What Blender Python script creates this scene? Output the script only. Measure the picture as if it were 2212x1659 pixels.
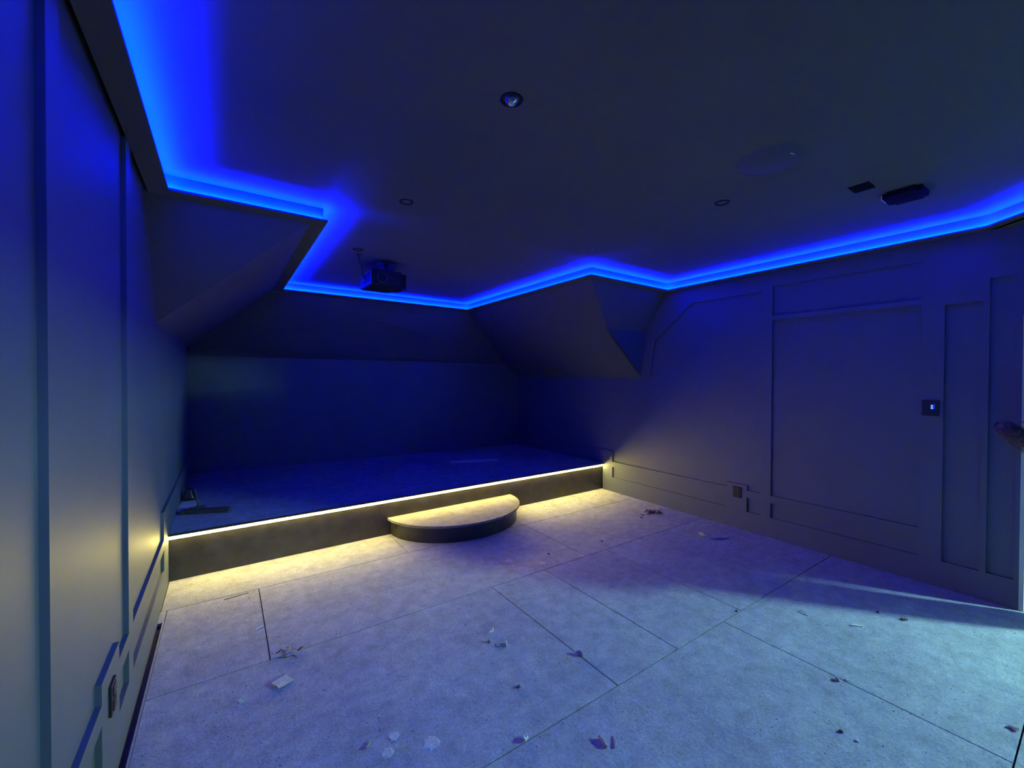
import bpy, bmesh, math, random
from mathutils import Vector, Matrix
random.seed(7)

# ------------------------------------------------------------------ clear
for o in list(bpy.data.objects):
    bpy.data.objects.remove(o, do_unlink=True)
SC = bpy.context.scene
COL = SC.collection
R = math.radians

# ------------------------------------------------------------------ camera
F_PX, W_PX = 900.39, 2212.0
YAW, PITCH, ROLL = R(34.572), R(-0.652), R(0.226)
H = 1.5
cam_data = bpy.data.cameras.new('camera')
cam_data.sensor_fit = 'HORIZONTAL'
cam_data.sensor_width = 36.0
cam_data.lens = 36.0 * F_PX / W_PX
cam_data.clip_start = 0.02
cam = bpy.data.objects.new('camera', cam_data)
COL.objects.link(cam)
_v = Vector((math.sin(YAW)*math.cos(PITCH), math.cos(YAW)*math.cos(PITCH), math.sin(PITCH)))
_r = Vector((math.cos(YAW), -math.sin(YAW), 0))
_u = _r.cross(_v)
_r2 = _r*math.cos(ROLL) + _u*math.sin(ROLL)
_u2 = -_r*math.sin(ROLL) + _u*math.cos(ROLL)
_m = Matrix((_r2, _u2, -_v)).transposed().to_4x4()
_m.translation = Vector((0, 0, H))
cam.matrix_world = _m
SC.camera = cam

# ------------------------------------------------------------------ world, exposure
world = bpy.data.worlds.new('night')
world.use_nodes = True
world.node_tree.nodes['Background'].inputs[0].default_value = (0, 0, 0, 1)
world.node_tree.nodes['Background'].inputs[1].default_value = 0.0
SC.world = world
SC.view_settings.view_transform = 'Standard'
SC.view_settings.look = 'None'
SC.view_settings.gamma = 1.0
SC.view_settings.use_curve_mapping = False
SC.view_settings.exposure = 0.0

# light levels (the lamps themselves are built further down)
COVE_RGB, COVE_POWER = (0.0, 0.0033, 1.0), 4900.0
STAGE_RGB, STAGE_POWER = (1.0, 0.80, 0.20), 74.0
WORK_RGB, WORK_POWER = (0.43, 0.97, 0.97), 3200.0

# ------------------------------------------------------------------ helpers
def mat(name, color, rough=0.6, metal=0.0, var=0.0, scale=6.0, bump=0.0, bscale=60.0, emit=None, power=0.0, spec=None):
    m = bpy.data.materials.new(name)
    m.use_nodes = True
    nt = m.node_tree
    b = nt.nodes['Principled BSDF']
    b.inputs['Roughness'].default_value = rough
    b.inputs['Metallic'].default_value = metal
    if spec is not None:
        b.inputs['Specular IOR Level'].default_value = spec
    b.inputs['Base Color'].default_value = (*color, 1)
    geo = nt.nodes.new('ShaderNodeNewGeometry')
    if var > 0:
        n = nt.nodes.new('ShaderNodeTexNoise')
        n.inputs['Scale'].default_value = scale
        n.inputs['Detail'].default_value = 6
        nt.links.new(geo.outputs['Position'], n.inputs['Vector'])
        rmp = nt.nodes.new('ShaderNodeMapRange')
        rmp.inputs[1].default_value = 0.3; rmp.inputs[2].default_value = 0.7
        rmp.inputs[3].default_value = 1 - var; rmp.inputs[4].default_value = 1 + var
        nt.links.new(n.outputs[0], rmp.inputs[0])
        vm = nt.nodes.new('ShaderNodeVectorMath'); vm.operation = 'SCALE'
        vm.inputs[0].default_value = color
        nt.links.new(rmp.outputs[0], vm.inputs['Scale'])
        nt.links.new(vm.outputs[0], b.inputs['Base Color'])
    if bump > 0:
        n2 = nt.nodes.new('ShaderNodeTexNoise')
        n2.inputs['Scale'].default_value = bscale
        n2.inputs['Detail'].default_value = 4
        nt.links.new(geo.outputs['Position'], n2.inputs['Vector'])
        bp = nt.nodes.new('ShaderNodeBump')
        bp.inputs['Strength'].default_value = bump
        bp.inputs['Distance'].default_value = 0.01
        nt.links.new(n2.outputs[0], bp.inputs['Height'])
        nt.links.new(bp.outputs[0], b.inputs['Normal'])
    if emit is not None:
        b.inputs['Emission Color'].default_value = (*emit, 1)
        b.inputs['Emission Strength'].default_value = power
    return m

def link(name, me, material=None, parent=None):
    o = bpy.data.objects.new(name, me)
    COL.objects.link(o)
    if material is not None:
        me.materials.append(material)
    if parent is not None:
        o.parent = parent
    return o

def tag(o, label=None, cat=None, group=None, kind=None):
    if label: o['label'] = label
    if cat: o['category'] = cat
    if group: o['group'] = group
    if kind: o['kind'] = kind
    return o

def empty(name, loc, label, cat, group=None, rz=0.0):
    o = bpy.data.objects.new(name, None)
    COL.objects.link(o)
    o.location = loc
    o.rotation_euler = (0, 0, rz)
    o.empty_display_size = 0.05
    return tag(o, label, cat, group)

def pydata(name, verts, faces, material, parent=None, smooth=False):
    me = bpy.data.meshes.new(name)
    me.from_pydata([tuple(v) for v in verts], [], faces)
    me.validate()
    if smooth:
        for p in me.polygons: p.use_smooth = True
    return link(name, me, material, parent)

def finish(name, bm, material, parent=None, smooth=False):
    bmesh.ops.recalc_face_normals(bm, faces=bm.faces)
    me = bpy.data.meshes.new(name)
    bm.to_mesh(me); bm.free()
    if smooth:
        for p in me.polygons: p.use_smooth = True
    return link(name, me, material, parent)

def bbox(bm, x0, x1, y0, y1, z0, z1, bevel=0.0):
    ret = bmesh.ops.create_cube(bm, size=1.0)
    vs = ret['verts']
    for v in vs:
        v.co = Vector(((x0+x1)/2 + v.co.x*(x1-x0), (y0+y1)/2 + v.co.y*(y1-y0), (z0+z1)/2 + v.co.z*(z1-z0)))
    if bevel > 0:
        es = set()
        for v in vs:
            for e in v.link_edges: es.add(e)
        bmesh.ops.bevel(bm, geom=list(es), offset=bevel, segments=2, affect='EDGES', profile=0.5)

def box(name, x0, x1, y0, y1, z0, z1, material, parent=None, bevel=0.0):
    bm = bmesh.new()
    bbox(bm, x0, x1, y0, y1, z0, z1, bevel)
    return finish(name, bm, material, parent)

def prism(bm, pts, ext):
    """closed prism: planar polygon pts (3D) extruded by vector ext"""
    a = [bm.verts.new(Vector(p)) for p in pts]
    b = [bm.verts.new(Vector(p) + Vector(ext)) for p in pts]
    n = len(pts)
    bm.faces.new(a); bm.faces.new(b[::-1])
    for i in range(n):
        bm.faces.new((a[i], b[i], b[(i+1) % n], a[(i+1) % n]))

def prism_obj(name, pts, ext, material, parent=None):
    bm = bmesh.new(); prism(bm, pts, ext)
    return finish(name, bm, material, parent)

def lathe(name, profile, material, parent=None, seg=28, smooth=True, axis='Z'):
    bm = bmesh.new()
    rings = []
    for r, z in profile:
        if r < 1e-6:
            rings.append([bm.verts.new((0, 0, z))])
        else:
            rings.append([bm.verts.new((r*math.cos(2*math.pi*i/seg), r*math.sin(2*math.pi*i/seg), z)) for i in range(seg)])
    for k in range(len(rings)-1):
        A, B = rings[k], rings[k+1]
        for i in range(seg):
            j = (i+1) % seg
            if len(A) == 1 and len(B) == 1: continue
            if len(A) == 1: bm.faces.new((A[0], B[i], B[j]))
            elif len(B) == 1: bm.faces.new((A[i], B[0], A[j]))
            else: bm.faces.new((A[i], B[i], B[j], A[j]))
    return finish(name, bm, material, parent, smooth)

def tube(name, pts, rad, material, parent=None, seg=8):
    """tapered tube along points; rad is number or list"""
    bm = bmesh.new()
    pts = [Vector(p) for p in pts]
    rings = []
    for i, p in enumerate(pts):
        d = (pts[min(i+1, len(pts)-1)] - pts[max(i-1, 0)]).normalized()
        up = Vector((0, 0, 1)) if abs(d.z) < 0.9 else Vector((1, 0, 0))
        s = d.cross(up).normalized(); t = s.cross(d)
        r = rad[i] if isinstance(rad, (list, tuple)) else rad
        rings.append([bm.verts.new(p + (s*math.cos(2*math.pi*k/seg) + t*math.sin(2*math.pi*k/seg))*r) for k in range(seg)])
    for A, B in zip(rings, rings[1:]):
        for k in range(seg):
            bm.faces.new((A[k], A[(k+1) % seg], B[(k+1) % seg], B[k]))
    bm.faces.new(rings[0][::-1]); bm.faces.new(rings[-1])
    return finish(name, bm, material, parent, True)

def copy_tree(o, parent=None):
    c = o.copy(); COL.objects.link(c)
    if parent is not None: c.parent = parent
    for ch in list(o.children): copy_tree(ch, c)
    return c

# ------------------------------------------------------------------ materials
M = {}
M['paint'] = mat('dark_paint', (0.098, 0.116, 0.130), 0.55, var=0.05, scale=3.0, bump=0.05, bscale=180)
M['ceil'] = mat('ceiling_paint', (0.085, 0.094, 0.104), 0.75, var=0.05, scale=2.0, bump=0.05, bscale=140)
M['black'] = mat('black_plastic', (0.012, 0.012, 0.013), 0.4)
M['darkmetal'] = mat('dark_metal', (0.05, 0.05, 0.055), 0.35, 0.8)
M['bezel'] = mat('bronze_bezel', (0.006, 0.006, 0.008), 0.6, spec=0.15)
M['matte'] = mat('matte_black', (0.005, 0.005, 0.006), 0.8, spec=0.08)
M['bulb'] = mat('unlit_lamp_glass', (0.55, 0.55, 0.55), 0.12, 0.85)
M['palebezel'] = mat('pale_bezel', (0.12, 0.12, 0.13), 0.4, 0.3)
M['fascia'] = mat('stage_fascia_black', (0.030, 0.028, 0.024), 0.42, var=0.35, scale=9, bump=0.12, bscale=40)
M['nosing'] = mat('nosing_metal', (0.06, 0.05, 0.04), 0.35, 0.6)
M['hall'] = mat('hall_plaster', (0.62, 0.74, 0.64), 0.8, var=0.06, scale=3)
M['jamb'] = mat('jamb_primer', (0.52, 0.74, 0.58), 0.7, var=0.05, scale=5)
M['cove_trim'] = mat('cove_trim_paint', (0.42, 0.42, 0.43), 0.6, var=0.04)
M['upstand'] = mat('upstand_paint', (0.13, 0.14, 0.15), 0.7, var=0.04)
M['grille'] = mat('speaker_grille', (0.076, 0.084, 0.092), 0.85, bump=0.1, bscale=300)
M['white'] = mat('white_plastic', (0.7, 0.7, 0.68), 0.5)
M['cream'] = mat('cream_card', (0.55, 0.53, 0.48), 0.7, var=0.1, scale=40)
M['wood'] = mat('pale_wood_chip', (0.45, 0.36, 0.24), 0.8, var=0.25, scale=60)
M['darkwood'] = mat('dark_wood', (0.055, 0.045, 0.04), 0.6, var=0.3, scale=20)
M['dirt'] = mat('brown_dirt', (0.17, 0.125, 0.11), 0.9, var=0.4, scale=80)
M['grey'] = mat('grey_plaster_crumb', (0.30, 0.30, 0.30), 0.9, var=0.2, scale=60)
M['gap'] = mat('gap_dark', (0.03, 0.03, 0.035), 0.9, var=0.3, scale=30, bump=0.3)
M['strip'] = mat('pale_edge_strip', (0.34, 0.34, 0.33), 0.7, var=0.15, scale=30)
M['blot'] = mat('dried_plaster', (0.62, 0.62, 0.62), 0.8, var=0.15, scale=60, bump=0.3, bscale=150)
M['socket'] = mat('socket_bronze', (0.020, 0.020, 0.018), 0.5, spec=0.3)
M['bluebtn'] = mat('blue_button', (0.02, 0.05, 0.2), 0.4, emit=(0.12, 0.3, 1.0), power=2.5)
M['cove_led'] = mat('cove_led', (0.02, 0.03, 0.1), 0.5, emit=COVE_RGB, power=COVE_POWER)
M['stage_led'] = mat('stage_led', (0.8, 0.7, 0.5), 0.5, emit=STAGE_RGB, power=STAGE_POWER)
M['work_led'] = mat('work_led', (0.8, 0.9, 0.9), 0.5, emit=WORK_RGB, power=WORK_POWER)
M['yellow'] = mat('worklight_body', (0.5, 0.30, 0.03), 0.5)
M['lens'] = mat('projector_lens', (0.03, 0.03, 0.04), 0.05, 0.6)
M['sleeve'] = mat('brown_fleece', (0.125, 0.088, 0.092), 0.95, var=0.45, scale=55, bump=0.9, bscale=90)
M['skin'] = mat('skin', (0.62, 0.40, 0.33), 0.55, var=0.06, scale=30)
M['jeans'] = mat('dark_trousers', (0.03, 0.035, 0.05), 0.9, var=0.2, scale=60)
M['hair'] = mat('dark_brown_hair', (0.035, 0.022, 0.016), 0.7, var=0.3, scale=60, bump=0.5, bscale=120)

def floor_material(name, base, patch):
    """dusty, walked-on chipboard: flakes, dried plaster blots, scuffs"""
    m = bpy.data.materials.new(name); m.use_nodes = True
    nt = m.node_tree; N = nt.nodes; L = nt.links
    b = N['Principled BSDF']; b.inputs['Roughness'].default_value = 0.85
    b.inputs['Specular IOR Level'].default_value = 0.25
    geo = N.new('ShaderNodeNewGeometry')
    def noise(scale, detail=5, rough=0.6, vec=None):
        n = N.new('ShaderNodeTexNoise')
        n.inputs['Scale'].default_value = scale; n.inputs['Detail'].default_value = detail
        n.inputs['Roughness'].default_value = rough
        L.new(vec or geo.outputs['Position'], n.inputs['Vector']); return n.outputs[0]
    def rng(src, a, c, lo, hi):
        r = N.new('ShaderNodeMapRange'); r.inputs[1].default_value = a; r.inputs[2].default_value = c
        r.inputs[3].default_value = lo; r.inputs[4].default_value = hi
        L.new(src, r.inputs[0]); return r.outputs[0]
    def mul(a, c):
        x = N.new('ShaderNodeMath'); x.operation = 'MULTIPLY'; L.new(a, x.inputs[0]); L.new(c, x.inputs[1]); return x.outputs[0]
    big = rng(noise(1.6, 4), 0.3, 0.7, 0.86, 1.12)
    mid = rng(noise(11, 7, 0.75), 0.3, 0.7, 0.72, 1.26)
    fine = rng(noise(95, 5, 0.75), 0.3, 0.7, 0.70, 1.30)
    tone = mul(mul(big, mid), fine)
    # plaster blots
    vor = N.new('ShaderNodeTexVoronoi'); vor.inputs['Scale'].default_value = 5.5
    vor.inputs['Randomness'].default_value = 1.0
    wob = N.new('ShaderNodeTexNoise'); wob.inputs['Scale'].default_value = 18; wob.inputs['Detail'].default_value = 3
    L.new(geo.outputs['Position'], wob.inputs['Vector'])
    vadd = N.new('ShaderNodeVectorMath'); vadd.operation = 'MULTIPLY_ADD'
    L.new(wob.outputs[1], vadd.inputs[0]); vadd.inputs[1].default_value = (0.06, 0.06, 0.06)
    L.new(geo.outputs['Position'], vadd.inputs[2])
    L.new(vadd.outputs[0], vor.inputs['Vector'])
    blot = rng(vor.outputs['Distance'], 0.10, 0.20, 1.0, 0.0)
    keep = N.new('ShaderNodeSeparateColor'); L.new(vor.outputs['Color'], keep.inputs[0])
    k = rng(keep.outputs[0], 0.62, 0.75, 0.0, 1.0)
    bl = mul(blot, k)
    mix = N.new('ShaderNodeMix'); mix.data_type = 'RGBA'
    mix.inputs[6].default_value = (*base, 1); mix.inputs[7].default_value = (*patch, 1)
    half = N.new('ShaderNodeMath'); half.operation = 'MULTIPLY'; half.inputs[1].default_value = 0.55
    L.new(bl, half.inputs[0]); L.new(half.outputs[0], mix.inputs[0])
    sc = N.new('ShaderNodeVectorMath'); sc.operation = 'SCALE'
    L.new(mix.outputs[2], sc.inputs[0]); L.new(tone, sc.inputs['Scale'])
    L.new(sc.outputs[0], b.inputs['Base Color'])
    bp1 = N.new('ShaderNodeBump'); bp1.inputs['Strength'].default_value = 0.9; bp1.inputs['Distance'].default_value = 0.009
    L.new(noise(45, 6, 0.75), bp1.inputs['Height'])
    bp2 = N.new('ShaderNodeBump'); bp2.inputs['Strength'].default_value = 0.35; bp2.inputs['Distance'].default_value = 0.02
    L.new(noise(9, 5, 0.65), bp2.inputs['Height']); L.new(bp1.outputs[0], bp2.inputs['Normal'])
    L.new(bp2.outputs[0], b.inputs['Normal'])
    return m
M['floor'] = floor_material('dusty_chipboard', (0.445, 0.455, 0.48), (0.60, 0.61, 0.62))
M['deck'] = floor_material('dusty_stage_deck', (0.34, 0.35, 0.37), (0.40, 0.41, 0.43))
M['tread'] = floor_material('dusty_step_tread', (0.25, 0.24, 0.215), (0.38, 0.37, 0.33))

# ------------------------------------------------------------------ room dimensions (metres)
XL, XR = -0.343, 4.279
ZL = 2.5224                      # underside of the lowered border
ZC = 2.612                       # flat ceiling
OV = 0.0935                      # border width
A_, B_, C_, D_, E_, G_ = XL+OV, 2.937, 0.559, 5.477, 2.962, XR-OV
YJ = 0.35                        # door jamb in the right wall
YF = -1.5                        # wall behind the camera
def yback(x): return 6.275 - 0.053*(x - XL)
def yfront(x): return 3.9376 + (4.014-3.9376)*(x-XL)/(XR-XL)
REC = 0.018

# ------------------------------------------------------------------ floor
floor = box('floor', XL-0.02, XR+0.12, YF, 6.4, -0.08, -0.02, M['gap'])
tag(floor, kind='structure')
def board(x0, x1, y0, y1):
    g = 0.003
    bm = bmesh.new()
    bbox(bm, x0+g, x1-g, y0+g, y1-g, -0.02, 0.0)
    top = [e for e in bm.edges if all(v.co.z > -0.001 for v in e.verts)]
    bmesh.ops.bevel(bm, geom=top, offset=0.0008, segments=1, affect='EDGES')
    return finish('floor_board', bm, M['floor'], floor)
XG = -0.312
rows = [(3.455, 4.10, XL, (1.30, 3.66)),
        (2.543, 3.455, XG, (0.195, 2.531)),
        (1.372, 2.543, XG, (1.583, 2.075, 2.765)),
        (0.212, 1.372, XG, (0.205, 2.545)),
        (-0.96, 0.212, XG, (1.40, 3.70)),
        (YF, -0.96, XG, (0.2, 2.54))]
for y0, y1, xs, joints in rows:
    xs_ = [xs] + list(joints) + [XR + (0.12 if y0 < YJ else 0.0)]
    if y0 == 0.212:
        xs_[-1] = XR
    for a, c in zip(xs_, xs_[1:]):
        board(a, c, y0, y1)
box('floor_board', XR, XR+0.12, 0.212, YJ, -0.02, 0.0, M['floor'], floor)
box('floor_board', XL, XG-0.001, 3.30, 3.455, -0.02, 0.0, M['floor'], floor)
box('edge_strip', XG-0.007, XG+0.001, YF, 3.30, -0.02, 0.003, M['strip'], floor)

# ------------------------------------------------------------------ walls
def yz_prism(name, pts, x0, x1, material, parent=None):
    return prism_obj(name, [(x0, y, z) for y, z in pts], (x1-x0, 0, 0), material, parent)

TLY = 3.52                       # left: where the two slopes meet the wall
SL_Z = ZL - (C_-OV-XL)*0.8       # left slope meets the left wall
SR_Z = ZL - (XR-E_-OV)*0.8       # right slope meets the right wall
TRY, TRZ = 3.315, 2.085          # right: foot of the short front slope
KNEE = 1.765

wl = yz_prism('wall_left', [(YF, -0.02), (yback(XL), -0.02), (yback(XL), KNEE), (6.18, SL_Z), (TLY, SL_Z), (B_+OV, ZL), (B_+OV, ZC), (YF, ZC)], XL-REC-0.08, XL-REC, M['paint'])
tag(wl, kind='structure')
def lpiece(name, y0, y1, z0, z1):
    return box(name, XL-REC, XL, y0, y1, z0, z1, M['paint'], wl)
lpiece('skirting', YF, 3.93, -0.02, 0.19)
for y0, y1 in ((-0.45, -0.35), (0.45, 0.55), (1.43, 1.53), (2.40, 2.50)):
    lpiece('stile', y0, y1, 0.19, ZL)
lpiece('stile', 3.66, 3.93, 0.19, 0.585)
lpiece('skirting', 3.93, yback(XL)-0.02, 0.35, 0.585)
for y0, y1 in ((YF, -0.45), (-0.35, 0.45), (0.55, 1.43), (1.53, 1.92), (2.20, 2.40), (2.50, 3.66)):
    lpiece('rail', y0, y1, 0.33, 0.40)
lpiece('socket_pad', 1.92, 2.20, 0.19, 0.47)

wr = yz_prism('wall_right', [(YJ, -0.02), (yback(XR), -0.02), (yback(XR), SR_Z), (3.37, SR_Z), (TRY, TRZ), (B_+OV, ZL), (B_+OV, ZC), (YJ, ZC)], XR+REC, XR+0.12, M['paint'])
tag(wr, kind='structure')
def rpiece(name, y0, y1, z0, z1):
    return box(name, XR, XR+REC, y0, y1, z0, z1, M['paint'], wr)
rpiece('skirting', YJ, 4.0, -0.02, 0.19)
for y0, y1, z1 in ((YJ, 0.372, 2.39), (0.495, 0.525, 2.39), (0.71, 0.83, 2.39), (1.862, 1.95, 2.39)):
    rpiece('stile', y0, y1, 0.19, z1)
rpiece('stile', 3.83, 4.0, 0.19, 0.54)
rpiece('skirting', 4.0, yback(XR)-0.02, 0.35, 0.54)
for y0, y1 in ((0.83, 1.862), (1.95, 2.08), (2.28, 3.83)):
    rpiece('rail', y0, y1, 0.33, 0.40)
rpiece('socket_pad', 2.08, 2.28, 0.19, 0.45)
rpiece('rail', 0.83, 1.862, 2.07, 2.11)
rpiece('rail', 0.525, 0.71, 2.05, 2.39)
rpiece('rail', 0.372, 0.495, 2.20, 2.39)
rpiece('rail', YJ, 1.95, 2.39, ZL)
rpiece('rail', 1.95, 2.69, 2.355, ZL)
yz_prism('rail', [(2.69, 2.355), (2.69, ZL), (B_+OV, ZL), (TRY, TRZ), (3.37, SR_Z), (3.24, SR_Z), (3.17, 1.98)], XR, XR+REC, M['paint'], wr)

wb = prism_obj('wall_back', [(XL-REC, yback(XL-REC), 0), (XR+REC, yback(XR+REC), 0), (XR+REC, yback(XR+REC), KNEE), (XL-REC, yback(XL-REC), KNEE)], (0, 0.08, 0), M['paint'])
tag(wb, kind='structure')
wf = box('wall_front', XL-0.1, XR+0.12, YF-0.1, YF, -0.02, ZC, M['paint'])
tag(wf, kind='structure')
# right wall beyond the door opening, and the lintel
DY0 = -1.35
tag(box('wall_right_pier', XR, XR+0.12, YF, DY0, -0.02, ZC, M['paint']), kind='structure')
tag(box('wall_right_lintel', XR, XR+0.12, DY0, YJ, 1.93, ZC, M['paint']), kind='structure')
# door lining of the opening
dl = box('door_1', XR-0.004, XR+0.124, YJ-0.022, YJ-0.0005, 0.001, 1.93, M['jamb'])
tag(dl, kind='structure')
box('door_lining', XR-0.004, XR+0.124, DY0+0.0005, DY0+0.022, 0.001, 1.93, M['jamb'], dl)
box('door_lining', XR-0.004, XR+0.124, DY0+0.022, YJ-0.022, 1.908, 1.9295, M['jamb'], dl)

# ------------------------------------------------------------------ ceiling
ceil = box('ceiling', XL-REC-0.08, XR+0.12, YF-0.1, 5.60, ZC, ZC+0.06, M['ceil'])
tag(ceil, kind='structure')
# slopes around the stage (solid, 3 cm thick)
def slope(pts, ext=(0, 0, 0.05)):
    return prism_obj('sloped_ceiling', pts, ext, M['ceil'], ceil)
c0, e0, b0, d0 = C_-OV, E_+OV, B_+OV, D_+OV
XLR, XRR = XL-REC, XR+REC
def hipx(z, side): return c0-(ZL-z)/0.8 if side < 0 else e0+(ZL-z)/0.8
def backpt(x, z):                 # point of the back slope at height z
    f = (ZL-z)/(ZL-KNEE)
    return (x, d0 + f*(yback(x)-d0), z)
hl = backpt(XL, SL_Z)
hr = backpt(hipx(KNEE, 1), KNEE)
# left: front slope (triangle), side slope
slope([(c0, b0, ZL), (XLR, b0, ZL), (XLR, TLY+0.012, SL_Z-0.0144)])
slope([(c0, b0, ZL), (XLR, TLY+0.012, SL_Z-0.0144), (XLR, hl[1], SL_Z-0.0144), (c0, d0, ZL)])
# right: front slope, upright cheek, side slope
v3 = (hipx(TRZ, 1), TRY, TRZ)
slope([(e0, b0, ZL), v3, (XRR, TRY, TRZ), (XRR, b0, ZL)])
bm = bmesh.new()
prism(bm, [v3, (XRR, TRY, TRZ), (XRR, 3.372, SR_Z-0.0144)], (0, 0.03, 0))
finish('sloped_ceiling', bm, M['ceil'], ceil)
rb = (XRR, yback(XRR), SR_Z-0.0144)
slope([(e0, b0, ZL), (e0, d0, ZL), hr, rb, (XRR, 3.372, SR_Z-0.0144), v3])
# back slope
bk = [(c0, d0, ZL), (e0, d0, ZL), hr, backpt(XLR, KNEE), hl]
slope(bk)

# ------------------------------------------------------------------ lowered border with cove light
PATH = [(A_, YF+0.1), (A_, B_), (C_, B_), (C_, D_), (E_, D_), (E_, B_), (G_, B_), (G_-0.008, 0.505), (3.76, 0.04), (3.76, YF+0.1)]
def offset(path, o):
    n = len(path); out = []
    for i in range(n):
        p0, p1, p2 = Vector(path[i-1]), Vector(path[i]), Vector(path[(i+1) % n])
        d1 = (p1-p0).normalized(); d2 = (p2-p1).normalized()
        n1 = Vector((-d1.y, d1.x)); n2 = Vector((-d2.y, d2.x))
        m = (n1+n2)
        m = m / (m.dot(n1))
        out.append(p1 + m*o)
    return out
def sweep(name, profile, material, parent, closed_profile=False):
    verts, faces = [], []
    n = len(PATH); k = len(profile)
    for o, z in profile:
        for q in offset(PATH, o):
            verts.append((q.x, q.y, z))
    rng_ = range(k if closed_profile else k-1)
    for j in rng_:
        j2 = (j+1) % k
        for i in range(n):
            i2 = (i+1) % n
            faces.append((j*n+i, j*n+i2, j2*n+i2, j2*n+i))
    return pydata(name, verts, faces, material, parent)
cove = empty('cove_light', (1.9, 1.5, ZL), 'blue cove lighting hidden behind the lowered ceiling border around the room', 'light')
cove.location = (0, 0, 0)
sweep('border', [(0.004, ZL+0.006), (0.004, ZL+0.013), (0.0, ZL+0.013), (0.0, ZL), (OV, ZL), (OV, ZL+0.006)], M['ceil'], cove, True)
sweep('upstand', [(0.024, ZC), (0.024, ZL+0.0062), (0.030, ZL+0.0062), (0.030, ZC)], M['upstand'], cove, True)
prism_obj('border', [(XR, 0.60, ZL), (G_+OV-0.008, 0.505, ZL), (3.76+OV-0.02, 0.05, ZL), (3.76+OV-0.02, YF, ZL), (XR, YF, ZL)], (0, 0, 0.012), M['ceil'], cove)
inner, outer = offset(PATH, 0.008), offset(PATH, 0.020)
for i in range(len(PATH)-1):
    a, b_, c_, d_ = inner[i], inner[i+1], outer[i+1], outer[i]
    z = ZL+0.0085
    pydata('led_tape', [(a.x, a.y, z), (d_.x, d_.y, z), (c_.x, c_.y, z), (b_.x, b_.y, z)][::-1], [(0, 1, 2, 3)], M['cove_led'], cove)
cove['label'] = 'blue cove lighting along the lowered ceiling border around the room'

# ------------------------------------------------------------------ stage
ZS = 0.350
stage = empty('stage_platform', (0, 0, 0), 'low black-fronted stage platform with a glowing warm light strip under its edge', 'stage')
prism_obj('deck', [(XL+0.001, yfront(XL)-0.004, ZS-0.022), (XR-0.001, yfront(XR)-0.004, ZS-0.022), (XR-0.001, yback(XR)-0.001, ZS-0.022), (XL+0.001, yback(XL)-0.001, ZS-0.022)], (0, 0, 0.022), M['deck'], stage)
def along(name, o0, o1, z0, z1, material):
    xa, xb = XL+0.001, XR-0.001
    return prism_obj(name, [(xa, yfront(xa)-o0, z0), (xb, yfront(xb)-o0, z0), (xb, yfront(xb)-o1, z0), (xa, yfront(xa)-o1, z0)], (0, 0, z1-z0), material, stage)
along('fascia', -0.018, 0.0, 0.001, ZS-0.022, M['fascia'])
along('nosing', 0.004, 0.030, ZS-0.011, ZS+0.0005, M['nosing'])
xa, xb = XL+0.002, XR-0.002
led = pydata('led_strip', [(xa, yfront(xa)-0.026, ZS-0.0115), (xb, yfront(xb)-0.026, ZS-0.0115), (xb, yfront(xb)-0.004, ZS-0.040), (xa, yfront(xa)-0.004, ZS-0.040)], [(3, 2, 1, 0)], M['stage_led'], stage)
led['label'] = 'glowing warm white light strip'

# curved step
step = empty('curved_step', (2.005, 3.972, 0), 'half-round step with dusty pale tread and black curved riser against the stage', 'step')
def half_ellipse(a, b, n=40):
    return [(a*math.cos(math.pi*i/n), -b*math.sin(math.pi*i/n)) for i in range(n+1)]
ZT = 0.165
yoff = lambda x: yfront(2.005+x)-3.972-0.003
def step_solid(name, a, b, z0, z1, material):
    pts = [(x, y if abs(y) > 0.05 else y, z0) for x, y in half_ellipse(a, b)]
    pts = [(x, min(y, yoff(x)), z) for x, y, z in pts]
    pts[0] = (a, yoff(a), z0); pts[-1] = (-a, yoff(-a), z0)
    return prism_obj(name, pts, (0, 0, z1-z0), material, step)
step_solid('riser', 0.690, 0.585, 0.0, ZT-0.022, M['fascia'])
step_solid('tread', 0.722, 0.617, ZT-0.0215, ZT, M['tread'])

# ------------------------------------------------------------------ hall beyond the doorway
HX0, HX1, HY0, HY1 = XR+0.12, 7.6, -3.3, 1.4
hf = box('hall_floor', HX0, HX1, HY0, HY1, -0.08, 0.0, M['floor']); tag(hf, kind='structure')
hc = box('hall_ceiling', HX0, HX1, HY0, HY1, 2.45, 2.52, M['hall']); tag(hc, kind='structure')
h1 = box('wall_hall_far', HX1, HX1+0.08, HY0, HY1, -0.08, 2.52, M['hall']); tag(h1, kind='structure')
h2 = box('wall_hall_side', HX0, HX1, HY0-0.08, HY0, -0.08, 2.52, M['hall']); tag(h2, kind='structure')
h3 = box('wall_hall_end', HX0, HX1, HY1, HY1+0.08, -0.08, 2.52, M['hall']); tag(h3, kind='structure')
h4 = box('wall_hall_near', HX0-0.001, HX0+0.02, YJ, HY1, -0.02, 2.45, M['hall']); tag(h4, kind='structure')
h5 = box('wall_hall_room', HX0-0.02, HX0+0.02, HY0, DY0, -0.02, 2.45, M['hall']); tag(h5, kind='structure')

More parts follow.
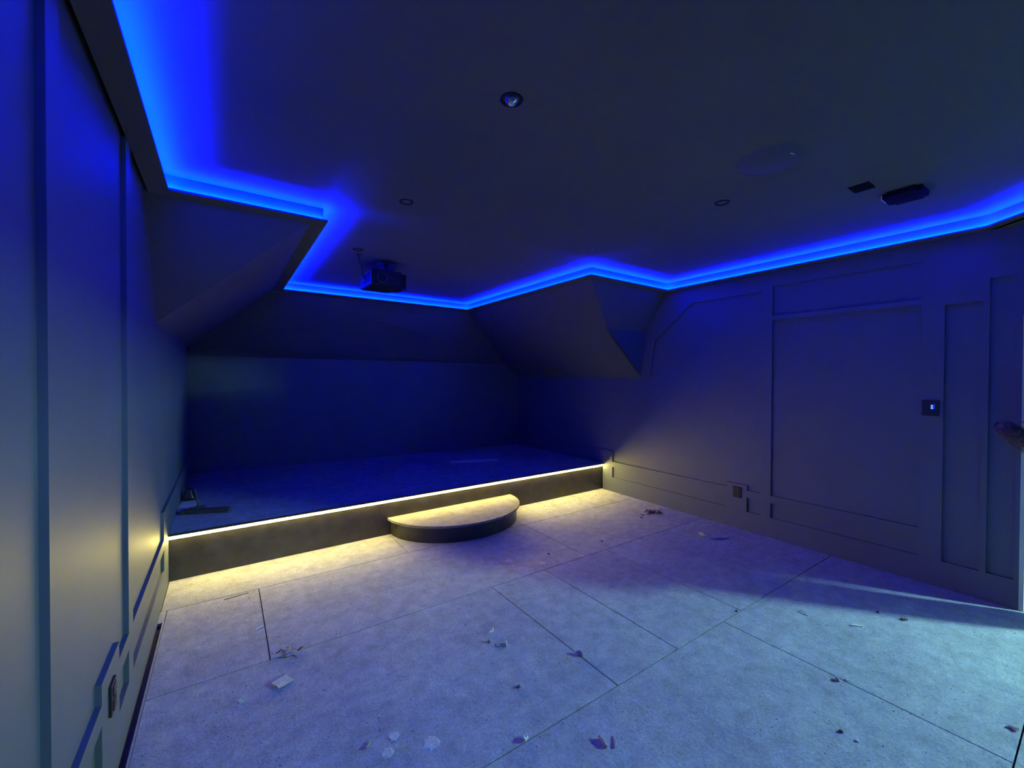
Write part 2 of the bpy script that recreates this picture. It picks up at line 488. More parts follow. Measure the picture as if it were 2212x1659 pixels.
# site work light on a tripod
LX, LY, LZ = 5.62, -1.70, 1.99
wk = empty('work_light', (LX, LY, 0), 'yellow site work light on a tripod in the hall beyond the doorway', 'lamp')
for k in range(3):
    a = 2*math.pi*k/3 + 0.4
    tube('leg', [(0, 0, 0.75), (0.45*math.cos(a), 0.45*math.sin(a), 0.008)], 0.008, M['darkmetal'], wk)
tube('pole', [(0, 0, 0.60), (0, 0, LZ-0.11)], 0.012, M['darkmetal'], wk)
aim = math.atan2(0.95, -1.0)
hd = Matrix.Rotation(aim, 4, 'Z')
bm = bmesh.new(); bbox(bm, -0.05, 0.02, -0.13, 0.13, LZ-0.09, LZ+0.09, 0.008); bmesh.ops.transform(bm, matrix=hd, verts=bm.verts)
finish('lamp_head', bm, M['yellow'], wk)
bm = bmesh.new()
pv = [hd @ Vector((0.0225, y, LZ+z)) for y, z in ((-0.10, -0.06), (0.10, -0.06), (0.10, 0.06), (-0.10, 0.06))]
bm.faces.new([bm.verts.new(v) for v in pv])
finish('lamp_panel', bm, M['work_led'], wk)
bm = bmesh.new()
for s in (-1, 1):
    bbox(bm, -0.02, 0.0, s*0.14-0.005, s*0.14+0.005, LZ-0.11, LZ+0.01)
bbox(bm, -0.02, 0.0, -0.145, 0.145, LZ-0.12, LZ-0.11)
bmesh.ops.transform(bm, matrix=hd, verts=bm.verts)
finish('bracket', bm, M['darkmetal'], wk)

# ------------------------------------------------------------------ ceiling fittings
def downlight(loc, label, first=None, pale=False, big=False):
    if first is not None:
        r = copy_tree(first); r.location = loc; r['label'] = label; return r
    r = empty('downlight', loc, label, 'downlight', 'recessed downlights in the ceiling')
    s = 1.0
    lathe('bezel', [(0.027, 0.030), (0.0275, 0.002), (0.031, -0.003), (0.042, -0.004), (0.044, 0.0)], M['palebezel'] if pale else M['bezel'], r)
    lathe('lamp', [(0.0, 0.006), (0.012, 0.004), (0.020, 0.010), (0.025, 0.022), (0.026, 0.035)], M['bulb'], r, 20)
    return r
dk = downlight((0.943, 2.545, ZC), 'second recessed downlight from the camera in the ceiling row nearer the left wall')
downlight((0.948, 3.72, ZC), 'recessed downlight just in front of the projector, left ceiling row', dk)
pl = downlight((0.942, 4.892, ZC), 'recessed downlight between the projector and the blue cove corner by the back wall', None, True)
downlight((2.559, 3.739, ZC), 'recessed downlight in the blue glow to the right of the projector', pl)
downlight((2.567, 2.575, ZC), 'recessed downlight beside the blue cove corner pointing at the room', pl)
downlight((2.600, 4.93, ZC), 'recessed downlight tucked by the far cove corner above the stage', pl)
downlight((2.571, 1.417, ZC), 'dark recessed downlight in the open ceiling left of the black ceiling boxes', dk)
# the eyeball spot nearest the camera
eb = empty('eyeball_spotlight', (0.943, 1.380, ZC), 'shiny eyeball spotlight in the ceiling, nearest to the camera', 'downlight')
lathe('bezel', [(0.030, 0.02), (0.031, 0.0), (0.036, -0.005), (0.045, -0.003), (0.047, 0.0)], M['bezel'], eb)
lathe('eyeball', [(0.0, -0.024), (0.010, -0.0225), (0.019, -0.016), (0.026, -0.006), (0.029, 0.006), (0.029, 0.015)], M['bulb'], eb, 24)

sp = empty('ceiling_speaker', (2.275, 1.005, ZC), 'large round flush ceiling speaker painted like the ceiling', 'speaker')
lathe('grille', [(0.0, -0.002), (0.150, -0.002), (0.153, 0.0)], M['grille'], sp, 48)
lathe('rim', [(0.1535, 0.0), (0.154, -0.0018), (0.160, -0.0018), (0.162, 0.0)], M['ceil'], sp, 48)
glint = pydata('glint_sliver', [(2.268, 0.912, ZC-0.006), (2.300, 0.905, ZC-0.010), (2.303, 0.912, ZC-0.005), (2.270, 0.917, ZC-0.006), (2.285, 0.910, ZC-0.0005)], [(0, 1, 2, 3), (0, 4, 1), (1, 4, 2), (2, 4, 3), (3, 4, 0)], M['white'])  # glint on the speaker rim, modelled as a white sliver
tag(glint, 'tiny white sliver standing in for a glint at the round ceiling speaker edge', 'scrap')

av = empty('ceiling_vent', (3.02, 0.846, ZC), 'small flat black rectangular vent in the ceiling beside the square unit', 'vent')
bm = bmesh.new(); bbox(bm, -0.058, 0.058, -0.048, 0.048, -0.004, 0.0, 0.001); finish('frame', bm, M['matte'], av)
for k in range(5):
    bm = bmesh.new(); bbox(bm, -0.050, 0.050, -0.038+k*0.017, -0.030+k*0.017, -0.0065, -0.004); finish('slat', bm, M['matte'], av)

cu = empty('ceiling_unit', (3.315, 0.722, ZC), 'square black box with rounded corners fixed under the ceiling near the right wall', 'ceiling box')
bm = bmesh.new(); bbox(bm, -0.098, 0.098, -0.088, 0.088, -0.030, -0.001)
bmesh.ops.bevel(bm, geom=[e for e in bm.edges if abs(e.verts[0].co.z-e.verts[1].co.z) > 0.01], offset=0.025, segments=4, affect='EDGES')
finish('housing', bm, M['matte'], cu)
bm = bmesh.new(); bbox(bm, -0.070, 0.020, 0.086, 0.095, -0.029, -0.004, 0.002); finish('lit_edge_strip', bm, M['white'], cu)  # white strip stands in for light catching the edge of the box
lathe('sensor', [(0.0, -0.035), (0.012, -0.034), (0.015, -0.030)], M['matte'], cu, 16)

# ------------------------------------------------------------------ projector
pj = empty('projector', (1.285, 4.02, ZC), 'black projector hanging from a ceiling bracket above the stage edge', 'projector')
px0, px1, py0, py1, pz0, pz1 = -0.185, 0.165, -0.17, 0.20, -0.245, -0.105
bm = bmesh.new(); bbox(bm, px0, px1, py0, py1, pz0, pz1)
bmesh.ops.bevel(bm, geom=[e for e in bm.edges if abs(e.verts[0].co.z-e.verts[1].co.z) > 0.01 and e.verts[0].co.x > 0], offset=0.07, segments=4, affect='EDGES')
bmesh.ops.bevel(bm, geom=[e for e in bm.edges if abs(e.verts[0].co.z-e.verts[1].co.z) < 0.001], offset=0.006, segments=2, affect='EDGES')
body = finish('body', bm, M['black'], pj)
ln = lathe('lens_barrel', [(0.0, 0.020), (0.026, 0.020), (0.030, 0.0), (0.050, -0.002), (0.054, 0.008), (0.054, 0.03)], M['darkmetal'], pj)
ln.rotation_euler = (R(-90), 0, 0); ln.location = (-0.085, py0-0.010, -0.175)
lg = lathe('lens', [(0.0, -0.012), (0.014, -0.009), (0.026, 0.0)], M['lens'], ln); lg.location = (0, 0, 0.012)
for k in range(6):
    bm = bmesh.new(); bbox(bm, px0-0.003, px0+0.001, py0+0.05+k*0.035, py0+0.068+k*0.035, pz0+0.03, pz1-0.02)
    finish('vent_slot', bm, M['darkmetal'], pj)
bm = bmesh.new(); bbox(bm, -0.075, 0.075, -0.075, 0.075, -0.012, -0.0005, 0.003); finish('mount_plate', bm, M['darkmetal'], pj)
tube('mount_pole', [(0, 0, -0.012), (0, 0, -0.085)], 0.022, M['darkmetal'], pj, 14)
for sx, sy in ((-1, -1), (1, -1), (1, 1), (-1, 1)):
    tube('mount_arm', [(0, 0, -0.080), (sx*0.09, sy*0.08, -0.092), (sx*0.11, sy*0.10, -0.107)], 0.008, M['darkmetal'], pj)
tube('knob', [(0.03, -0.02, -0.055), (0.075, -0.03, -0.055)], 0.012, M['palebezel'], pj)
tube('cable', [(-0.30, -0.16, -0.001), (-0.29, -0.15, -0.05), (-0.25, -0.10, -0.10), (-0.22, 0.0, -0.14), (-0.186, 0.05, -0.16)], 0.006, M['black'], pj)
lathe('cable_grommet', [(0.0, -0.006), (0.022, -0.006), (0.028, 0.0)], M['black'], pj).location = (-0.30, -0.16, 0)

# ------------------------------------------------------------------ wall fittings
kp = empty('wall_keypad', (XR, 0.777, 1.30), 'small black wall keypad with three glowing blue marks on the right wall', 'switch')
bm = bmesh.new(); bbox(bm, -0.011, 0.0, -0.045, 0.045, -0.057, 0.057, 0.002); finish('plate', bm, M['black'], kp)
for k in range(3):
    bm = bmesh.new(); bbox(bm, -0.0135, -0.0108, -0.016, -0.004, -0.005+k*0.011, 0.001+k*0.011, 0.0008); finish('button', bm, M['bluebtn'], kp)
bm = bmesh.new(); bbox(bm, -0.0125, -0.0108, -0.024, -0.020, -0.006, 0.030); finish('indicator_bar', bm, mat('indicator_blue', (0.02, 0.03, 0.1), 0.4, emit=(0.0, 0.02, 1.0), power=1.2), kp)

def socket(loc, sgn, label):
    s = empty('wall_socket', loc, label, 'socket')
    x0, x1 = (0.0, 0.009) if sgn > 0 else (-0.009, 0.0)
    bm = bmesh.new(); bbox(bm, x0, x1, -0.040, 0.040, -0.055, 0.055, 0.002); finish('plate', bm, M['socket'], s)
    f = x1 if sgn > 0 else x0
    for k in (-1, 1):
        bm = bmesh.new(); bbox(bm, min(f, f+sgn*0.003), max(f, f+sgn*0.003), -0.022, 0.022, k*0.026-0.018, k*0.026+0.018, 0.001)
        finish('outlet', bm, M['black'], s)
    return s
socket((XR, 2.172, 0.366), -1, 'double socket plate low on the right wall between panels')
socket((XL, 2.055, 0.345), 1, 'dark socket plate low on the left wall, seen edge-on')

# ------------------------------------------------------------------ things on the stage
def plank(name, p0, p1, w, t, z, material, label, cat):
    a, b_ = Vector((*p0, 0)), Vector((*p1, 0))
    c = (a+b_)/2; d = b_-a
    bm = bmesh.new(); bbox(bm, -d.length/2, d.length/2, -w/2, w/2, 0, t, 0.0015)
    o = finish(name, bm, material); o.location = (c.x, c.y, z); o.rotation_euler = (0, 0, math.atan2(d.y, d.x))
    return tag(o, label, cat)
plank('board_offcut', (2.54, 5.17), (3.18, 4.96), 0.085, 0.018, ZS, M['white'], 'pale narrow board offcut lying towards the back of the stage', 'offcut')
plank('paper_sheet', (-0.295, 4.55), (-0.265, 4.90), 0.13, 0.003, ZS, M['white'], 'pale sheet lying on the stage in the left corner', 'sheet')
plank('timber_length', (-0.30, 4.46), (0.03, 4.33), 0.055, 0.038, ZS, M['darkwood'], 'short dark timber length lying near the left front edge of the stage', 'timber')
br = empty('hand_brush', (-0.20, 4.52, ZS), 'dark thin-handled brush standing behind the timber on the stage', 'brush')
bm = bmesh.new(); bbox(bm, -0.06, 0.06, -0.012, 0.028, 0.0, 0.03, 0.004); finish('head', bm, M['darkwood'], br)
tube('handle', [(0.01, 0.006, 0.03), (-0.004, 0.02, 0.10), (-0.018, 0.03, 0.185)], [0.007, 0.006, 0.007], M['darkwood'], br)
cb = empty('tool_bag', (-0.285, 4.98, ZS), 'small dark bag slumped against the left wall on the stage', 'bag')
bm = bmesh.new(); bbox(bm, -0.05, 0.05, -0.07, 0.07, 0.0, 0.10, 0.02)
for v in bm.verts:
    if v.co.z > 0.05: v.co.x *= 0.55; v.co.y *= 0.8
finish('bag_body', bm, M['black'], cb)
tube('strap', [(-0.01, -0.04, 0.095), (-0.01, -0.03, 0.13), (-0.01, 0.03, 0.13), (-0.01, 0.04, 0.095)], 0.006, M['black'], cb)

# ------------------------------------------------------------------ litter on the floor
def shard(name, x, y, size, material, label, cat, rz=0.0, tilt=(0, 0), seed=0, jag=0.18, z=0.0):
    """irregular flake / chip: jittered bevelled slab lying on the floor"""
    rnd = random.Random(seed)
    bm = bmesh.new()
    bmesh.ops.create_grid(bm, x_segments=4, y_segments=3, size=0.5)
    for v in bm.verts:
        edge = max(abs(v.co.x), abs(v.co.y)) > 0.49
        v.co.x = (v.co.x + (rnd.uniform(-jag, jag)*0.5 if edge else 0))*size[0]
        v.co.y = (v.co.y + (rnd.uniform(-jag, jag)*0.5 if edge else 0))*size[1]
        v.co.z = rnd.uniform(-0.3, 0.3)*size[2]
    r = bmesh.ops.extrude_face_region(bm, geom=bm.faces[:])
    for v in [g for g in r['geom'] if isinstance(g, bmesh.types.BMVert)]:
        v.co.z += size[2]
    bmesh.ops.rotate(bm, verts=bm.verts, cent=(0, 0, 0), matrix=Matrix.Rotation(tilt[0], 3, 'X') @ Matrix.Rotation(tilt[1], 3, 'Y'))
    zmin = min(v.co.z for v in bm.verts)
    for v in bm.verts: v.co.z -= zmin
    o = finish(name, bm, material)
    o.location = (x, y, z); o.rotation_euler = (0, 0, rz)
    return tag(o, label, cat)

def lump(name, x, y, size, material, label, cat, rz=0.0, seed=0):
    """pebble-like crumb"""
    rnd = random.Random(seed)
    bm = bmesh.new()
    bmesh.ops.create_icosphere(bm, subdivisions=2, radius=0.5)
    for v in bm.verts:
        k = 1 + rnd.uniform(-0.16, 0.16)
        v.co = Vector((v.co.x*size[0]*k, v.co.y*size[1]*k, max(v.co.z, -0.30)*size[2]*k))
    zmin = min(v.co.z for v in bm.verts)
    for v in bm.verts: v.co.z -= zmin
    o = finish(name, bm, material)
    o.location = (x, y, 0); o.rotation_euler = (0, 0, rz)
    return tag(o, label, cat)

def curl(name, x, y, pts, rad, material, label, cat):
    o = tube(name, pts, rad, material, None, 6)
    o.location = (x, y, 0)
    return tag(o, label, cat)

shard('card_square', 0.229, 2.316, (0.075, 0.062, 0.004), M['cream'], 'pale square piece of card lying alone on the left floor', 'scrap', 0.45, (0.05, 0.08), 1, 0.06)
sh = empty('wood_shavings', (0.291, 2.537, 0), 'small cluster of curled wood shavings behind the pale square card', 'shavings')
for k in range(6):
    a = k*1.1; x, y = 0.035*math.cos(a*1.7), 0.03*math.sin(a)
    tube('shaving', [(x, y, 0.004), (x+0.02*math.cos(a), y+0.02*math.sin(a), 0.016), (x+0.04*math.cos(a+.6), y+0.035*math.sin(a+.6), 0.005)], [0.004, 0.005, 0.002], M['wood'] if k % 2 else M['dirt'], sh, 5)
shard('plaster_chip', 0.056, 2.287, (0.024, 0.015, 0.005), M['cream'], 'small cream plaster chip left of the square card', 'chip', 0.6, (0.2, 0), 2)
shard('wood_splinter', 0.166, 2.904, (0.040, 0.005, 0.004), M['white'], 'thin white splinter on the floor in front of the left stage fascia', 'splinter', 0.5, (0, 0.06), 3)
curl('plastic_curl', 1.295, 2.092, [(-0.03, 0.0, 0.004), (-0.012, -0.008, 0.008), (0.010, -0.008, 0.008), (0.024, 0.010, 0.014)], [0.003, 0.004, 0.005, 0.002], M['white'], 'white curled plastic sliver in the middle of the floor', 'scrap')
lump('plaster_crumb', 1.236, 2.010, (0.018, 0.026, 0.022), M['wood'], 'light brown crumb between the white curl and the clear wrapper', 'crumb', 0.3, 4)
wr_ = empty('clear_wrapper', (1.279, 1.952, 0), 'folded whitish wrapper piece with one raised end, middle of the floor', 'wrapper')
wr_.rotation_euler = (0, 0, -0.55)
bm = bmesh.new(); bbox(bm, -0.030, 0.026, -0.014, 0.014, 0.0, 0.004, 0.001); finish('wrapper_flat', bm, M['grey'], wr_)
bm = bmesh.new(); bbox(bm, 0.026, 0.032, -0.016, 0.016, 0.0, 0.016, 0.001); finish('wrapper_fold', bm, M['white'], wr_)
lump('plaster_lump', 1.588, 1.640, (0.030, 0.050, 0.030), M['grey'], 'grey plaster lump sitting on the long floor joint', 'lump', 0.5, 6)
shard('plaster_chip', 1.024, 1.380, (0.026, 0.016, 0.010), M['white'], 'white plaster chip nearest the camera at bottom centre', 'chip', 0.3, (0.2, 0.1), 7)
shard('wood_splinter', 1.277, 1.185, (0.048, 0.013, 0.010), M['wood'], 'thick curved wood splinter casting a shadow near the camera', 'splinter', 1.35, (0.5, 0), 8)
shard('wood_splinter', 1.326, 1.160, (0.055, 0.006, 0.004), M['cream'], 'thin pale splinter beside the thick splinter near the camera', 'splinter', 1.0, (0, 0.1), 9)
lump('plaster_crumb', 1.172, 1.636, (0.024, 0.016, 0.014), M['darkwood'], 'dark crumb on the bare floor left of the long joints', 'crumb', 0.2, 10)
lump('plaster_lump', 2.516, 0.775, (0.030, 0.022, 0.020), M['grey'], 'grey lump with white flecks on the joint towards the doorway', 'lump', 0.2, 11)
shard('plaster_chip', 2.556, 0.748, (0.016, 0.010, 0.006), M['white'], 'white fleck beside the grey lump on the joint', 'chip', 1.0, (0, 0), 12)
shard('wood_splinter', 3.170, 0.885, (0.072, 0.008, 0.006), M['white'], 'white stick-like splinter in the bright light by the doorway', 'splinter', -0.75, (0, 0.05), 13)
lump('plaster_crumb', 2.162, 0.594, (0.016, 0.012, 0.010), M['white'], 'small white crumb at the bottom right of the floor', 'crumb', 0, 14)
lump('plaster_crumb', 2.160, 0.650, (0.020, 0.016, 0.012), M['darkwood'], 'small dark crumb beside the white one at bottom right', 'crumb', 0, 15)
shard('plaster_chip', 2.793, 0.236, (0.026, 0.011, 0.009), M['cream'], 'cream chip by the floor joint at the bottom right edge', 'chip', 1.2, (0.1, 0.1), 16)
lump('plaster_crumb', 2.727, 1.382, (0.018, 0.014, 0.010), M['black'], 'black crumb in the corner where two floor joints meet', 'crumb', 0, 17)
shard('paper_scrap', 3.760, 2.242, (0.062, 0.044, 0.006), M['white'], 'bright white torn scrap on the floor near the right wall', 'scrap', 0.9, (0.75, 0.45), 18, 0.5)
shard('dirt_streak', 3.850, 2.110, (0.13, 0.022, 0.004), M['dirt'], 'thin brown dirt streak beside the white torn scrap', 'dirt', -0.45, (0, 0), 19, 0.7)
lump('plaster_crumb', 4.245, 3.655, (0.028, 0.022, 0.020), M['cream'], 'cream crumb against the right wall skirting near the stage', 'crumb', 0, 20)
shard('wood_splinter', 0.477, 1.717, (0.036, 0.007, 0.005), M['wood'], 'small brown splinter at the bottom left of the floor', 'splinter', 0.9, (0, 0.1), 21)
curl('wood_curl', 3.062, 1.129, [(-0.008, 0.03, 0.003), (0.004, 0.012, 0.012), (0.004, -0.012, 0.010), (-0.012, -0.03, 0.003)], [0.002, 0.004, 0.004, 0.002], M['cream'], 'thin curled shaving on the light patch of floor right of the joints', 'shaving')
shard('bark_flake', 3.500, 0.740, (0.036, 0.018, 0.006), M['darkwood'], 'dark flake in the light by the doorway, closest to the jamb', 'flake', -0.5, (0, 0.1), 22)
shard('bark_flake', 3.470, 0.860, (0.022, 0.012, 0.006), M['darkwood'], 'small dark flake left of the flake by the doorway', 'flake', 0.4, (0, 0), 23)
lump('plaster_crumb', 2.870, 2.689, (0.018, 0.016, 0.012), M['darkwood'], 'dark crumb on the warm-lit floor right of the step', 'crumb', 0, 24)
lump('plaster_crumb', 2.284, 2.751, (0.024, 0.018, 0.012), M['dirt'], 'brown crumb on the violet floor in front of the step', 'crumb', 0, 25)
shard('tape_scrap', 0.06, 3.418, (0.14, 0.004, 0.002), M['darkwood'], 'thin dark line of tape scrap near the left wall and stage', 'scrap', 0.13, (0, 0), 26, 0.05)
# swept heap of dirt and fluff by the right wall
hp = empty('dirt_heap', (4.02, 2.94, 0), 'swept heap of brown dirt and fluff against the right wall', 'dirt')
rnd = random.Random(31)
for k in range(9):
    bm = bmesh.new(); bmesh.ops.create_icosphere(bm, subdivisions=2, radius=0.5)
    s = rnd.uniform(0.03, 0.075)
    cx, cy = rnd.gauss(0, 0.055), rnd.gauss(0, 0.07)
    for v in bm.verts:
        kk = 1 + rnd.uniform(-0.3, 0.3)
        v.co = Vector((cx+v.co.x*s*1.4*kk, cy+v.co.y*s*kk, max(v.co.z, -0.1)*s*0.7*kk + s*0.07))
    finish('dirt_clod', bm, M['dirt'] if k % 3 else M['wood'], hp)
for k in range(7):
    a = rnd.uniform(0, 6.28); x, y = rnd.gauss(0, 0.05), rnd.gauss(0, 0.06)
    tube('shaving', [(x, y, 0.01), (x+0.03*math.cos(a), y+0.03*math.sin(a), 0.045), (x+0.055*math.cos(a+.8), y+0.055*math.sin(a+.8), 0.02)], [0.004, 0.006, 0.002], M['cream'] if k % 2 else M['wood'], hp, 5)
ds = empty('dirt_smear', (3.775, 2.955, 0), 'dark brown smear of dirt left of the swept heap', 'dirt')
for k in range(6):
    bm = bmesh.new(); bmesh.ops.create_icosphere(bm, subdivisions=1, radius=0.5)
    s = rnd.uniform(0.02, 0.04); cx, cy = rnd.gauss(0, 0.05), rnd.gauss(0, 0.02)
    for v in bm.verts: v.co = Vector((cx+v.co.x*s*1.8, cy+v.co.y*s, max(v.co.z, 0.0)*s*0.35+0.0005))
    finish('dirt_clod', bm, M['dirt'], ds)
# dried plaster blots
for k, (x, y, r, lab) in enumerate(((0.693, 1.587, 0.034, 'largest round dried plaster blot at the bottom left of the floor'),
                                   (0.579, 1.706, 0.024, 'dried plaster blot behind the largest round blot'),
                                   (0.530, 1.640, 0.026, 'faint dried plaster blot left of the largest round blot'),
                                   (2.130, 2.640, 0.030, 'dried plaster ring on the floor in front of the step'),
                                   (1.930, 2.830, 0.032, 'dried plaster blot close to the front of the curved step'))):
    rnd = random.Random(50+k)
    n = 22
    rr = [r*(1+rnd.uniform(-0.16, 0.16)) for _ in range(n)]
    vs = [(rr[i]*math.cos(2*math.pi*i/n), rr[i]*math.sin(2*math.pi*i/n), 0.0) for i in range(n)]
    vs += [(0.8*rr[i]*math.cos(2*math.pi*i/n), 0.8*rr[i]*math.sin(2*math.pi*i/n), 0.0016+rnd.uniform(0, 0.0006)) for i in range(n)] + [(0, 0, 0.0016)]
    fs = [(i, (i+1) % n, n+(i+1) % n, n+i) for i in range(n)] + [(n+i, n+(i+1) % n, 2*n) for i in range(n)]
    o = pydata('plaster_blot', vs, fs, M['blot'])
    o.location = (x, y, 0.0002); tag(o, lab, 'blot')

# loose crumbs and sawdust nobody could count
rnd = random.Random(99)
vs, fs = [], []
def crumb(x, y, s, h=0.5):
    b0_ = len(vs); a = rnd.uniform(0, 6.28)
    l = s*rnd.uniform(0.7, 2.4)
    for kx, ky in ((-1, -1), (1, -0.8), (0.8, 1), (-0.9, 0.8)):
        px_, py_ = kx*l*0.5, ky*s*0.5
        vs.append((x+px_*math.cos(a)-py_*math.sin(a), y+px_*math.sin(a)+py_*math.cos(a), 0.0003))
    vs.append((x+rnd.uniform(-.2, .2)*s, y+rnd.uniform(-.2, .2)*s, s*h*rnd.uniform(0.5, 1.2)))
    for i in range(4): fs.append((b0_+i, b0_+(i+1) % 4, b0_+4))
def clear(x, y):
    dx, dy = (x-2.005)/0.74, (y-3.97)/0.63
    if (abs(x-4.02) < 0.22 and abs(y-2.94) < 0.26) or (abs(x-3.775) < 0.2 and abs(y-2.955) < 0.12) or (abs(x-3.85) < 0.12 and abs(y-2.11) < 0.08): return False
    return XL+0.04 < x < XR-0.02 and 0.1 < y < 3.92 and dx*dx+dy*dy > 1
n = 0
while n < 1500:
    x, y = rnd.uniform(XL+0.04, XR), rnd.uniform(0.1, 3.9)
    if clear(x, y): crumb(x, y, rnd.choice((0.0025, 0.003, 0.003, 0.004, 0.005))); n += 1
n = 0
while n < 260:
    x, y = rnd.gauss(3.85, 0.26), rnd.gauss(2.55, 0.4)
    if clear(x, y): crumb(x, y, rnd.choice((0.004, 0.005, 0.007))); n += 1
n = 0
while n < 70:
    x, y = rnd.uniform(3.1, 4.2), rnd.gauss(3.80, 0.05)
    if clear(x, y): crumb(x, y, rnd.choice((0.005, 0.007, 0.009)), 0.8); n += 1
ndark = len(fs)
n = 0
while n < 2600:
    x, y = rnd.uniform(XL+0.04, XR), rnd.uniform(0.1, 3.9)
    if clear(x, y): crumb(x, y, rnd.choice((0.002, 0.003, 0.004, 0.006))); n += 1
o = pydata('crumbs', vs, fs, M['dirt'])
o.data.materials.append(M['floor'])
for p in o.data.polygons:
    if p.index >= ndark: p.material_index = 1
tag(o, 'fine crumbs and sawdust scattered all over the board floor', 'crumbs', kind='stuff')

# ------------------------------------------------------------------ person standing in the doorway, forearm reaching into view
PX, PY = 4.265, 0.106
def L2W(x, y, z): return (-y, x, z)          # local right/forward/up -> world (faces -X)
person = empty('person', (PX, PY, 0), 'person in dark fuzzy brown sleeve at the doorway, only the raised forearm showing', 'person')
J = {}
def j(n, x, y, z, rx, ry=None): J[n] = (L2W(x, y, z), (rx, ry or rx))
j('pelvis', 0, 0, 0.94, 0.140, 0.11); j('waist', 0, 0, 1.10, 0.130, 0.10); j('chest', 0, 0.0, 1.31, 0.135, 0.10)
j('neck', 0, 0.0, 1.475, 0.055); j('jaw', 0, 0.03, 1.55, 0.062); j('head', 0, 0.02, 1.635, 0.083, 0.095); j('crown', 0, 0.01, 1.70, 0.06)
for s, t in ((1, 'R'), (-1, 'L')):
    j('hip'+t, s*0.085, 0, 0.87, 0.095); j('knee'+t, s*0.085, 0.01, 0.48, 0.075); j('ank'+t, s*0.085, -0.03, 0.085, 0.055); j('toe'+t, s*0.105, 0.13, 0.036, 0.034)
    j('sho'+t, s*0.135, 0, 1.40, 0.062)
j('elbR', 0.185, 0.075, 1.095, 0.058); j('wriR', 0.275, 0.185, 1.190, 0.046); j('cufR', 0.312, 0.232, 1.228, 0.034)
j('elbL', -0.19, 0.06, 1.10, 0.052); j('wriL', 0.06, 0.20, 1.175, 0.036)
ED = [('pelvis', 'waist'), ('waist', 'chest'), ('chest', 'neck'), ('neck', 'jaw'), ('jaw', 'head'), ('head', 'crown'),
      ('pelvis', 'hipR'), ('hipR', 'kneeR'), ('kneeR', 'ankR'), ('ankR', 'toeR'), ('pelvis', 'hipL'), ('hipL', 'kneeL'), ('kneeL', 'ankL'), ('ankL', 'toeL'),
      ('chest', 'shoR'), ('shoR', 'elbR'), ('elbR', 'wriR'), ('wriR', 'cufR'), ('chest', 'shoL'), ('shoL', 'elbL'), ('elbL', 'wriL')]
keys = list(J)
me = bpy.data.meshes.new('body_skeleton')
me.from_pydata([J[k][0] for k in keys], [(keys.index(a), keys.index(b)) for a, b in ED], [])
tmp = bpy.data.objects.new('body_skeleton', me); COL.objects.link(tmp)
md = tmp.modifiers.new('skin', 'SKIN'); md.use_smooth_shade = True
for i, k in enumerate(keys):
    me.skin_vertices[0].data[i].radius = J[k][1]
    me.skin_vertices[0].data[i].use_root = (k == 'pelvis')
ms = tmp.modifiers.new('sub', 'SUBSURF'); ms.levels = 2; ms.render_levels = 2
dg = bpy.context.evaluated_depsgraph_get()
bme = bpy.data.meshes.new_from_object(tmp.evaluated_get(dg))
bpy.data.objects.remove(tmp, do_unlink=True)
bme.name = 'body'
body = bpy.data.objects.new('body', bme); COL.objects.link(body); body.parent = person
bme.materials.clear()
for m_ in ('sleeve', 'jeans', 'skin', 'black'): bme.materials.append(M[m_])
for p in bme.polygons:
    z = p.center.z
    p.use_smooth = True
    p.material_index = 3 if z < 0.085 else 1 if z < 0.96 else 2 if z > 1.47 else 0
# left hand closed over the right forearm: palm, four fingers, thumb
hand = empty('hand', (0, 0, 0), '', '')
for k_ in ('label', 'category', 'group', 'kind'):
    if k_ in hand: del hand[k_]
hand.parent = person
def hp_(x, y, z): return L2W(x, y, z)
palm = tube('palm', [hp_(0.055, 0.198, 1.175), hp_(0.085, 0.222, 1.185), hp_(0.120, 0.238, 1.195), hp_(0.150, 0.236, 1.202)], [0.028, 0.036, 0.038, 0.030], M['skin'], hand, 12)
for k in range(4):
    d = (k-1.5)*0.018
    ln_ = (0.95, 1.06, 1.0, 0.82)[k]
    tube('finger', [hp_(0.140+d*0.5, 0.240-d*0.2, 1.200+d*0.75), hp_(0.172*1+d*0.6, 0.236, 1.214+d*0.7), hp_(0.190+0.012*ln_+d*0.6, 0.200, 1.234+d*0.5), hp_(0.196+0.012*ln_+d*0.6, 0.168, 1.232+d*0.5)], [0.0105, 0.0100, 0.0090, 0.0070], M['skin'], hand, 8)
tube('thumb', [hp_(0.085, 0.205, 1.165), hp_(0.125, 0.185, 1.150), hp_(0.160, 0.185, 1.140), hp_(0.182, 0.190, 1.140)], [0.014, 0.0125, 0.011, 0.008], M['skin'], hand, 8)
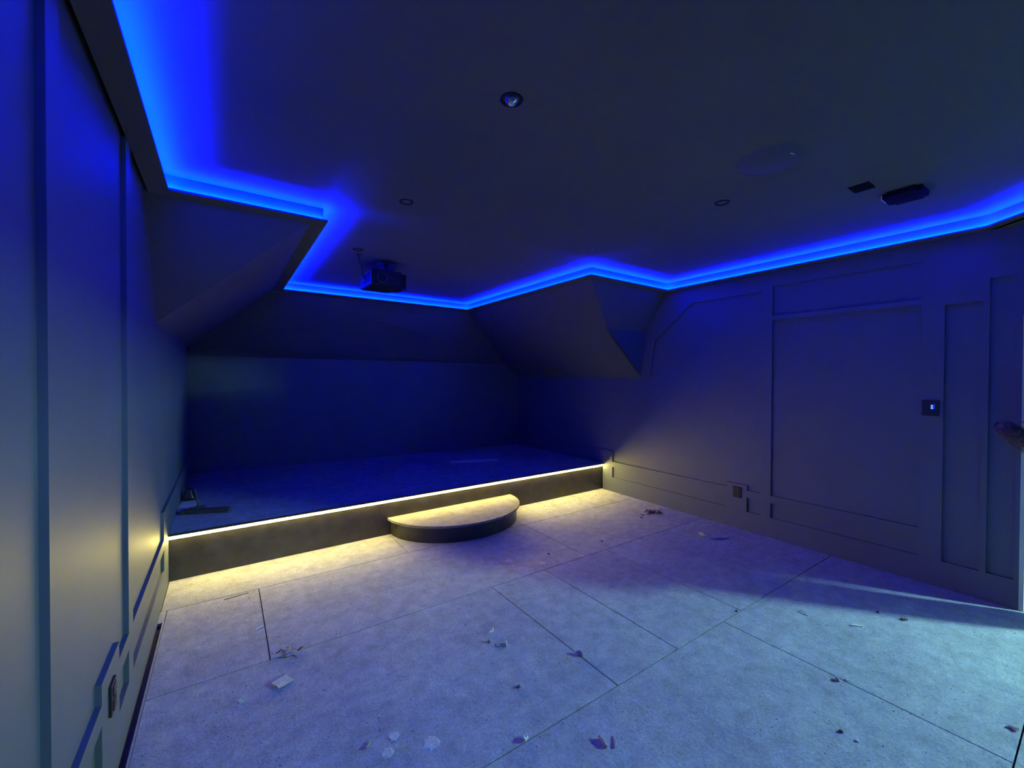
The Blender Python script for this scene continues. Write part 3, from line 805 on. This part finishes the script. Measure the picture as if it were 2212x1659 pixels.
# head details
hd_ = lathe('hair', [(0.0, 0.118), (0.05, 0.108), (0.085, 0.07), (0.099, 0.02), (0.096, -0.03), (0.084, -0.06)], M['hair'], person, 24)
hd_.location = L2W(0, -0.012, 1.645); hd_.rotation_euler = (0, R(-18), 0)
for s in (-1, 1):
    e_ = lathe('ear', [(0.0, 0.006), (0.014, 0.004), (0.019, -0.004), (0.0, -0.008)], M['skin'], person, 14)
    e_.location = L2W(s*0.084, 0.02, 1.605); e_.rotation_euler = (R(-90*s), 0, 0)
    y_ = lathe('eye', [(0.0, 0.007), (0.006, 0.005), (0.010, 0.0)], M['white'], person, 12)
    y_.location = L2W(s*0.030, 0.108, 1.615); y_.rotation_euler = (0, R(-90), 0)
tube('nose', [L2W(0, 0.104, 1.615), L2W(0, 0.122, 1.585), L2W(0, 0.108, 1.572)], [0.007, 0.012, 0.010], M['skin'], person, 8)
tube('mouth', [L2W(-0.022, 0.092, 1.545), L2W(0, 0.099, 1.543), L2W(0.022, 0.092, 1.545)], [0.003, 0.005, 0.003], mat('lips', (0.4, 0.18, 0.16), 0.5), person, 6)
# unseen headgear added to block hall light beside the head, open at the face
bm = bmesh.new()
prof = [(0.170, 1.40), (0.185, 1.48), (0.185, 1.58), (0.178, 1.70), (0.150, 1.79), (0.09, 1.85), (0.02, 1.87)]
rings = [[bm.verts.new(L2W(r*math.cos(2*math.pi*i/32), r*0.92*math.sin(2*math.pi*i/32)-0.015, z)) for i in range(32)] for r, z in prof]
for A, B in zip(rings, rings[1:]):
    for i in range(32):
        k2 = (i+1) % 32
        ang = 2*math.pi*(i+0.5)/32
        zc_ = (A[0].co.z+B[0].co.z)/2
        if math.sin(ang) > 0.75 and 1.50 < zc_ < 1.72: continue
        bm.faces.new((A[i], A[k2], B[k2], B[i]))
bmesh.ops.solidify(bm, geom=bm.faces[:], thickness=0.012)
finish('light_block_hood', bm, M['sleeve'], person, True)
# fuzzy pile on the sleeve
rnd = random.Random(5)
vs, fs = [], []
ax = [Vector(J[k][0]) for k in ('elbR', 'wriR', 'cufR')]
rad_ = [0.060, 0.047, 0.034]
for k in range(2600):
    t = rnd.random()*2*0.999; i = int(t); f = t-i
    c = ax[i].lerp(ax[i+1], f); d = (ax[i+1]-ax[i]).normalized(); r = rad_[i]*(1-f)+rad_[i+1]*f
    n_ = Vector((rnd.gauss(0, 1), rnd.gauss(0, 1), rnd.gauss(0, 1))); n_ = (n_-d*n_.dot(d)).normalized()
    p0 = c+n_*r*0.93; tip = p0+n_*rnd.uniform(0.006, 0.02)-d*rnd.uniform(-0.004, 0.022)+Vector((0, 0, -rnd.uniform(0, 0.012)))
    s_ = d.cross(n_)*0.0013
    q = len(vs); vs += [p0+s_, p0-s_, tip]; fs.append((q, q+1, q+2))
pile = pydata('fleece_pile', vs, fs, M['sleeve'], person); pile['kind'] = 'stuff'
